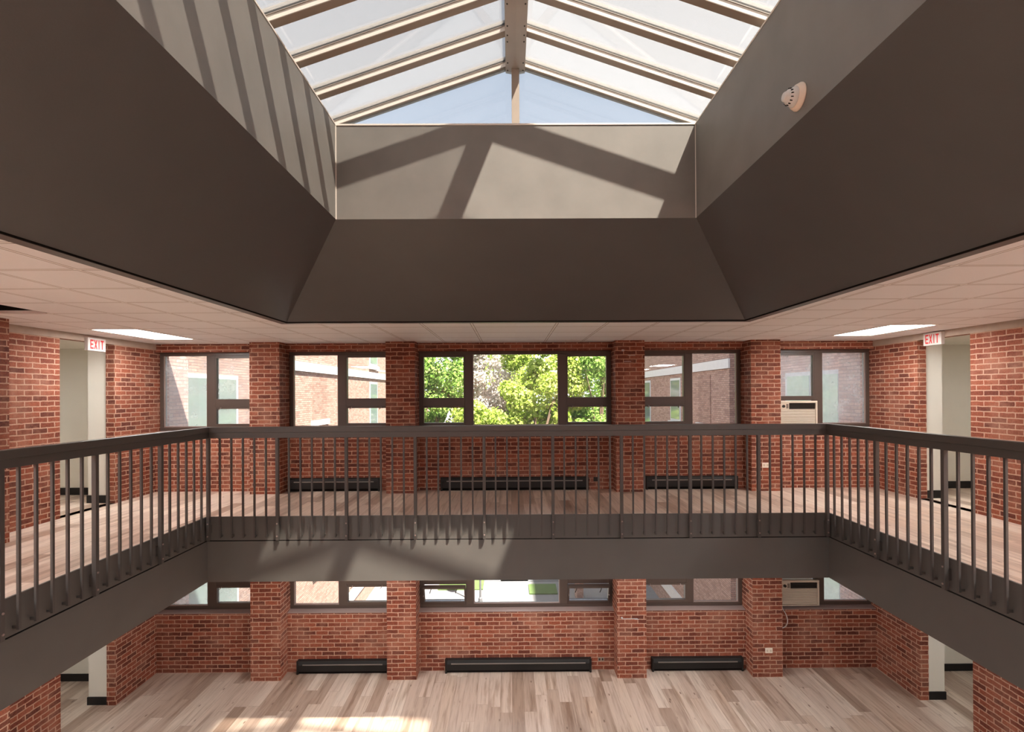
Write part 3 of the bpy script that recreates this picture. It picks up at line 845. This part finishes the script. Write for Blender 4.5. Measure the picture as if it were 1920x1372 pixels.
def outlet(x, y, z, w, h, mat, label, group='wall sockets', sock=True):
    t = thing('power_outlet', (x, y, z), label, 'outlet', group)
    MB().box(-w / 2, w / 2, -.008, 0, -h / 2, h / 2).build('cover_plate', mat, t, bevel=.003)
    if sock:
        for s in (-1, 1):
            if w > h: MB().box(s * w * .24 - .014, s * w * .24 + .014, -.011, -.008, -.017, .017).build('socket', BEIGE if mat is IVORY else BLACKP, t)
            else: MB().box(-.014, .014, -.011, -.008, s * h * .24 - .012, s * h * .24 + .012).build('socket', BEIGE if mat is IVORY else BLACKP, t)
outlet(4.115, PIER_Y, 3.418, .118, .082, IVORY, 'ivory double socket on the gallery part of the pier')
outlet(4.145, PIER_Y, .43, .118, .082, IVORY, 'ivory double socket on the lower part of the pier')
outlet(1.425, YB, 3.165, .10, .072, BLACKP, 'black socket on the brick beside the long gallery heater')
outlet(1.48, YB, .175, .105, .070, simple('tarnished_plate', (.30, .22, .17), .4), 'tarnished socket on the brick beside the long lower heater')
outlet(4.435, YB, .945, .07, .10, IVORY, 'ivory socket the air conditioner cord plugs into')

# ------------------------------------------------------------------ baseboard heaters
def heater(x0, x1, z, label):
    W = x1 - x0
    t = thing('baseboard_heater', (x0, YB, z), label, 'heater', 'baseboard heaters under the windows')
    p = [(-.085, .045), (-.085, .15), (-.06, .205), (-.002, .215), (-.002, .045)]
    MB().prism([(0.03, a, b) for a, b in p], [(W - 0.03, a, b) for a, b in p]).build('body', HEAT, t, bevel=.003)
    for s in (0, W - .03):
        MB().prism([(s, a - .004 * (a < -.01), b + .004 * (b > .1)) for a, b in p[:4]] + [(s, -.002, 0.0), (s, -.089, 0.0)],
                   [(s + .03, a - .004 * (a < -.01), b + .004 * (b > .1)) for a, b in p[:4]] + [(s + .03, -.002, 0.0), (s + .03, -.089, 0.0)]).build('end_cap', HEAT, t) if False else \
        MB().box(s, s + .03, -.09, -.002, 0, .218).build('end_cap', HEAT, t, bevel=.004)
    MB().box(.10, W - .10, -.092, -.083, .150, .166).build('damper_strip', HEATL, t)
    MB().box(.03, W - .03, -.05, -.002, 0, .045).build('toe_recess', GAPM, t)
    return t
heater(-3.67, -2.16, F1, 'short black baseboard heater in the gallery bay facing the sunlit wing')
heater(-1.16, 1.28, F1, 'long black baseboard heater in the gallery bay under the tree window')
heater(2.23, 3.75, F1, 'short black baseboard heater in the gallery bay facing the shaded wing')
heater(-3.54, -2.03, 0, 'short black baseboard heater on the lower floor in the bay facing the sunlit wing')
heater(-1.10, 1.31, 0, 'long black baseboard heater on the lower floor under the hopper windows')
heater(2.31, 3.82, 0, 'short black baseboard heater on the lower floor in the bay facing the shaded wing')

# ------------------------------------------------------------------ smoke detector on the shaft wall
def lathe(prof, n=32):
    m = MB(); k = len(prof)
    for i in range(n):
        w = 2 * math.pi * i / n
        for x_, r_ in prof: m.v.append((-x_, r_ * math.cos(w), r_ * math.sin(w)))
    for i in range(n):
        j = (i + 1) % n
        for q in range(k - 1):
            m.f.append((i * k + q, j * k + q, j * k + q + 1, i * k + q + 1)); m.m.append(0)
    m.f.append(tuple(i * k + k - 1 for i in range(n))); m.m.append(0)
    m.f.append(tuple(i * k for i in range(n))); m.m.append(0)
    return m
t = thing('smoke_detector', (SX1, 3.0, 6.345), 'white smoke detector with peach mounting ring on the shaded shaft wall', 'smoke detector')
lathe([(0, .078), (.006, .078), (.012, .074), (.028, .066), (.030, .058)]).build('mounting_ring', PEACH, t, smooth=True)
lathe([(.029, .056), (.034, .058), (.052, .050), (.074, .038), (.078, .030), (.088, .028), (.094, .024), (.095, .012)]).build('sensor_head', simple('white_plastic', (.82, .8, .76), .45), t, smooth=True)
m = MB()
for i in range(14):
    w = 2 * math.pi * (i + .5) / 14
    q = MB().box(-.069, -.053, -.0025, .0025, .041, .0475)
    Rm = Matrix.Rotation(w, 4, 'X')
    o_ = len(m.v); m.v += [tuple(Rm @ Vector(v)) for v in q.v]; m.f += [tuple(i2 + o_ for i2 in f) for f in q.f]; m.m += q.m
m.build('vent_slot', GAPM, t)

# ------------------------------------------------------------------ outside: wings, ground, trees
GZ = -5.0
def wing(sgn, xw, label, wins, near_x, near_pier):
    root = thing('brick_building', (xw + sgn * 2, 20, GZ), label, 'building', 'brick wings outside the windows')
    inv = Matrix.Translation(-Vector(root.location))
    def add(mb, nm, mat):
        o = mb.build(nm, mat); o.parent = root; o.matrix_parent_inverse = inv; return o
    a, b = sorted((xw, xw + sgn * 5))
    add(bx(a, b, 16.0, 29, GZ, 9.5), 'wall', BRICK_OUT)
    a2, b2 = sorted((near_x, near_x + sgn * 4))
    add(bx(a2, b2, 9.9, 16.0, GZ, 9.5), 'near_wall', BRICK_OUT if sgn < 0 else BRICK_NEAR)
    a3, b3 = sorted((near_pier, near_x + sgn * 4))
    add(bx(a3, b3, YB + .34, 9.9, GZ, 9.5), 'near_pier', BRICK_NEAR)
    a4, b4 = sorted((xw - sgn * .06, xw))
    add(bx(a4, b4, 15.95, 29, 5.36, 5.66), 'stone_band', BANDM)
    add(bx(a4, b4, 15.95, 29, -4.2, -3.7), 'stone_band', BANDM)
    add(bx(a4, b4, 15.95, 29, 1.9, 2.15), 'stone_band', BANDM)
    for kind, y0, y1, z0, z1 in wins:
        s0, s1 = sorted((xw - sgn * .10, xw + sgn * .02))
        add(bx(s0, s1, y0 - .12, y1 + .12, z0 - .18, z0), 'stone_sill', BANDM)
        if kind == 'w':
            f0, f1 = sorted((xw - sgn * .02, xw + sgn * .02))
            w = add(bx(f0, f1, y0, y1, z0, z1), 'window', WINFR)
            p0, p1 = sorted((xw - sgn * .03, xw - sgn * .021))
            o = bx(p0, p1, y0 + .1, y1 - .1, z0 + .1, z1 - .1).build('pane', WINPANE); o.parent = w
        else:
            f0, f1 = sorted((xw - sgn * .025, xw))
            add(bx(f0, f1, y0, y1, z0, z1), 'bricked_window', BRICK_IN)
    # tall glazed bays in the near part
    for (y0, y1) in ((11.3, 13.6),):
        for z0, z1 in ((-1.2, 1.9), (2.6, 5.1)):
            f0, f1 = sorted((near_x - sgn * .04, near_x + sgn * .02))
            w = add(bx(f0, f1, y0, y1, z0, z1), 'window', WINFR)
            for ya, yb in ((y0 + .1, (y0 + y1) / 2 - .05), ((y0 + y1) / 2 + .05, y1 - .1)):
                p0, p1 = sorted((near_x - sgn * .05, near_x - sgn * .041))
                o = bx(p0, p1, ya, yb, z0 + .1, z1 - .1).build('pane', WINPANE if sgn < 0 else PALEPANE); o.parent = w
    return root
wing(-1, -6.8, 'sunlit brick wing with white stone bands outside the windows',
     [('b', 17.5, 18.8, 3.7, 5.2), ('w', 24.6, 26.0, 3.0, 5.2), ('w', 24.6, 26.0, 6.0, 8.0), ('w', 24.6, 26.0, -1.5, .8), ('b', 17.5, 18.8, -1.5, .8)], -7.3, -6.25)
wing(1, 6.9, 'shaded brick wing with white stone bands outside the windows',
     [('b', 17.5, 18.6, 3.5, 5.2), ('w', 20.6, 21.9, 3.4, 5.2), ('w', 25.0, 26.4, 3.0, 5.2), ('w', 20.6, 21.9, -1.5, .8), ('w', 25, 26.4, -1.5, .8)], 7.4, 6.4)

struct(bx(-60, 60, YB + .4, 120, GZ - .3, GZ).build('ground', PAVE), 'pale paved ground outside far below the windows', 'ground')
struct(bx(-6.7, 6.8, 26.0, 27.6, GZ, GZ + .02).build('path', ASPH), 'grey footpath outside beyond the lawn', 'path')
tag(bx(0.85, 2.2, 24.3, 25.5, GZ, GZ + .06).build('lawn', GRASS), 'square of green lawn outside below the wide window', 'lawn', kind='stuff')
tag(bx(-3.6, -1.4, 24.9, 27, GZ, GZ + .06).build('lawn', GRASS), 'strip of pale lawn outside behind the lamp post', 'lawn', kind='stuff')
tag(bx(-.55, .85, 23.0, 26.6, GZ, GZ + .02).build('walkway', ASPH), 'grey walkway slab outside beside the square lawn', 'walkway')
tag(bx(3.0, 3.3, 23.4, 24.2, GZ, GZ + 1.1).build('brick_post', BRICK_OUT), 'short brick post outside beside the square lawn', 'post')
m = MB().tube([(-1.42, 23.2, GZ), (-1.42, 23.2, GZ + .3), (-1.42, 23.2, GZ + .35), (-1.42, 23.2, GZ + 3.4)], [.12, .09, .05, .04], 10)
t = thing('street_lamp', (-1.42, 23.2, GZ), 'dark iron street lamp outside below the wide window', 'street lamp')
inv = Matrix.Translation(-Vector(t.location))
o = m.build('pole', POSTM); o.parent = t; o.matrix_parent_inverse = inv
o = MB().tube([(-1.42, 23.2, GZ + 3.4), (-1.42, 23.2, GZ + 3.5), (-1.42, 23.2, GZ + 3.85), (-1.42, 23.2, GZ + 3.95)], [.06, .16, .2, .03], 12).build('lantern', BANDM); o.parent = t; o.matrix_parent_inverse = inv
o = MB().tube([(-1.42, 23.2, GZ), (-1.42, 23.2, GZ + .05)], [.32, .28], 12).build('base', PAVE); o.parent = t; o.matrix_parent_inverse = inv

def tree(x, y, h, rx, rz, seed, mat, label, nleaf=7000, ls=.16):
    rnd = random.Random(seed)
    t = thing('tree', (x, y, GZ), label, 'tree', 'trees beyond the windows')
    cz = h - rz
    m = MB().tube([(0, 0, 0), (.05, 0, cz * .5), (0, .05, cz)], [.2, .15, .08], 10)
    blobs = []
    for i in range(60):
        while True:
            p = Vector((rnd.uniform(-1, 1), rnd.uniform(-1, 1), rnd.uniform(-1, 1)))
            if p.length < 1: break
        c = Vector((p.x * rx, p.y * rx * .8, cz + p.z * rz)); blobs.append((c, rnd.uniform(.55, 1.1) * rx * .36))
    for c, r in blobs[:12]:
        m.tube([(0, 0, cz * .55), tuple(Vector((0, 0, cz * .75)).lerp(c, .5)), tuple(c)], [.06, .035, .015], 6)
    m.build('trunk', BARK, t)
    v = []; f = []
    for i in range(nleaf):
        c, r = blobs[rnd.randrange(len(blobs))]
        d = Vector((rnd.gauss(0, 1), rnd.gauss(0, 1), rnd.gauss(0, 1))).normalized()
        p = c + d * r * (rnd.random() ** .4)
        n = (d + Vector((rnd.uniform(-1, 1), rnd.uniform(-1, 1), rnd.uniform(-.3, 1)))).normalized()
        a = n.orthogonal().normalized(); b = n.cross(a)
        w = rnd.uniform(0, 6.28); a2 = a * math.cos(w) + b * math.sin(w); b2 = n.cross(a2)
        s = ls * rnd.uniform(.6, 1.3); o_ = len(v)
        v += [tuple(p - a2 * s * .5), tuple(p + b2 * s * .32 + n * s * .08), tuple(p + a2 * s * .5), tuple(p - b2 * s * .32 + n * s * .08)]
        f.append((o_, o_ + 1, o_ + 2, o_ + 3))
    me = bpy.data.meshes.new('crown'); me.from_pydata(v, [], f); me.materials.append(mat)
    o = bpy.data.objects.new('crown', me); COL.objects.link(o); o.parent = t
tree(-5.6, 34, 15.5, 3.0, 6.6, 1, LEAF_B, 'mid green leafy tree outside, nearest the sunlit wing', 26000, .26)
tree(-1.7, 36, 14.0, 2.4, 6.2, 2, LEAF_C, 'pale blossoming tree outside behind the green crowns', 14000, .24)
tree(1.6, 33.5, 15.0, 2.9, 6.6, 3, LEAF_A, 'bright yellow-green tree outside in the middle of the wide window', 28000, .26)
tree(6.2, 35, 15.5, 3.0, 6.8, 4, LEAF_B, 'mid green leafy tree outside, nearest the shaded wing', 24000, .26)
tree(-2.4, 31.0, 9.4, 2.0, 3.0, 5, LEAF_A, 'low yellow-green tree outside in front of the blossoming one', 14000, .22)
tree(-9.0, 52, 19.0, 5.4, 9.0, 6, LEAF_B, 'tall green tree far outside behind the house, sunlit wing side', 9000, .42)
tree(0.8, 53, 20.0, 5.6, 9.5, 7, LEAF_A, 'tall yellow-green tree far outside behind the pale house', 9000, .42)
tree(10.5, 52, 19.0, 5.4, 9.0, 8, LEAF_B, 'tall green tree far outside behind the others, shaded wing side', 9000, .42)
t = thing('house', (-3, 41, GZ), 'pale house half hidden by the trees outside', 'house')
inv = Matrix.Translation(-Vector(t.location))
o = bx(-7, -1.0, 41.5, 46, GZ, 4.6).build('wall', PALEB); o.parent = t; o.matrix_parent_inverse = inv
o = bx(-7.2, -.8, 41.3, 46.2, 4.6, 4.9).build('roof', ROOFM); o.parent = t; o.matrix_parent_inverse = inv
for xx in (-6.2, -4.7, -3.2, -1.9):
    o = bx(xx, xx + .7, 41.45, 41.5, 2.2, 3.6).build('window', WINFR); o.parent = t; o.matrix_parent_inverse = inv
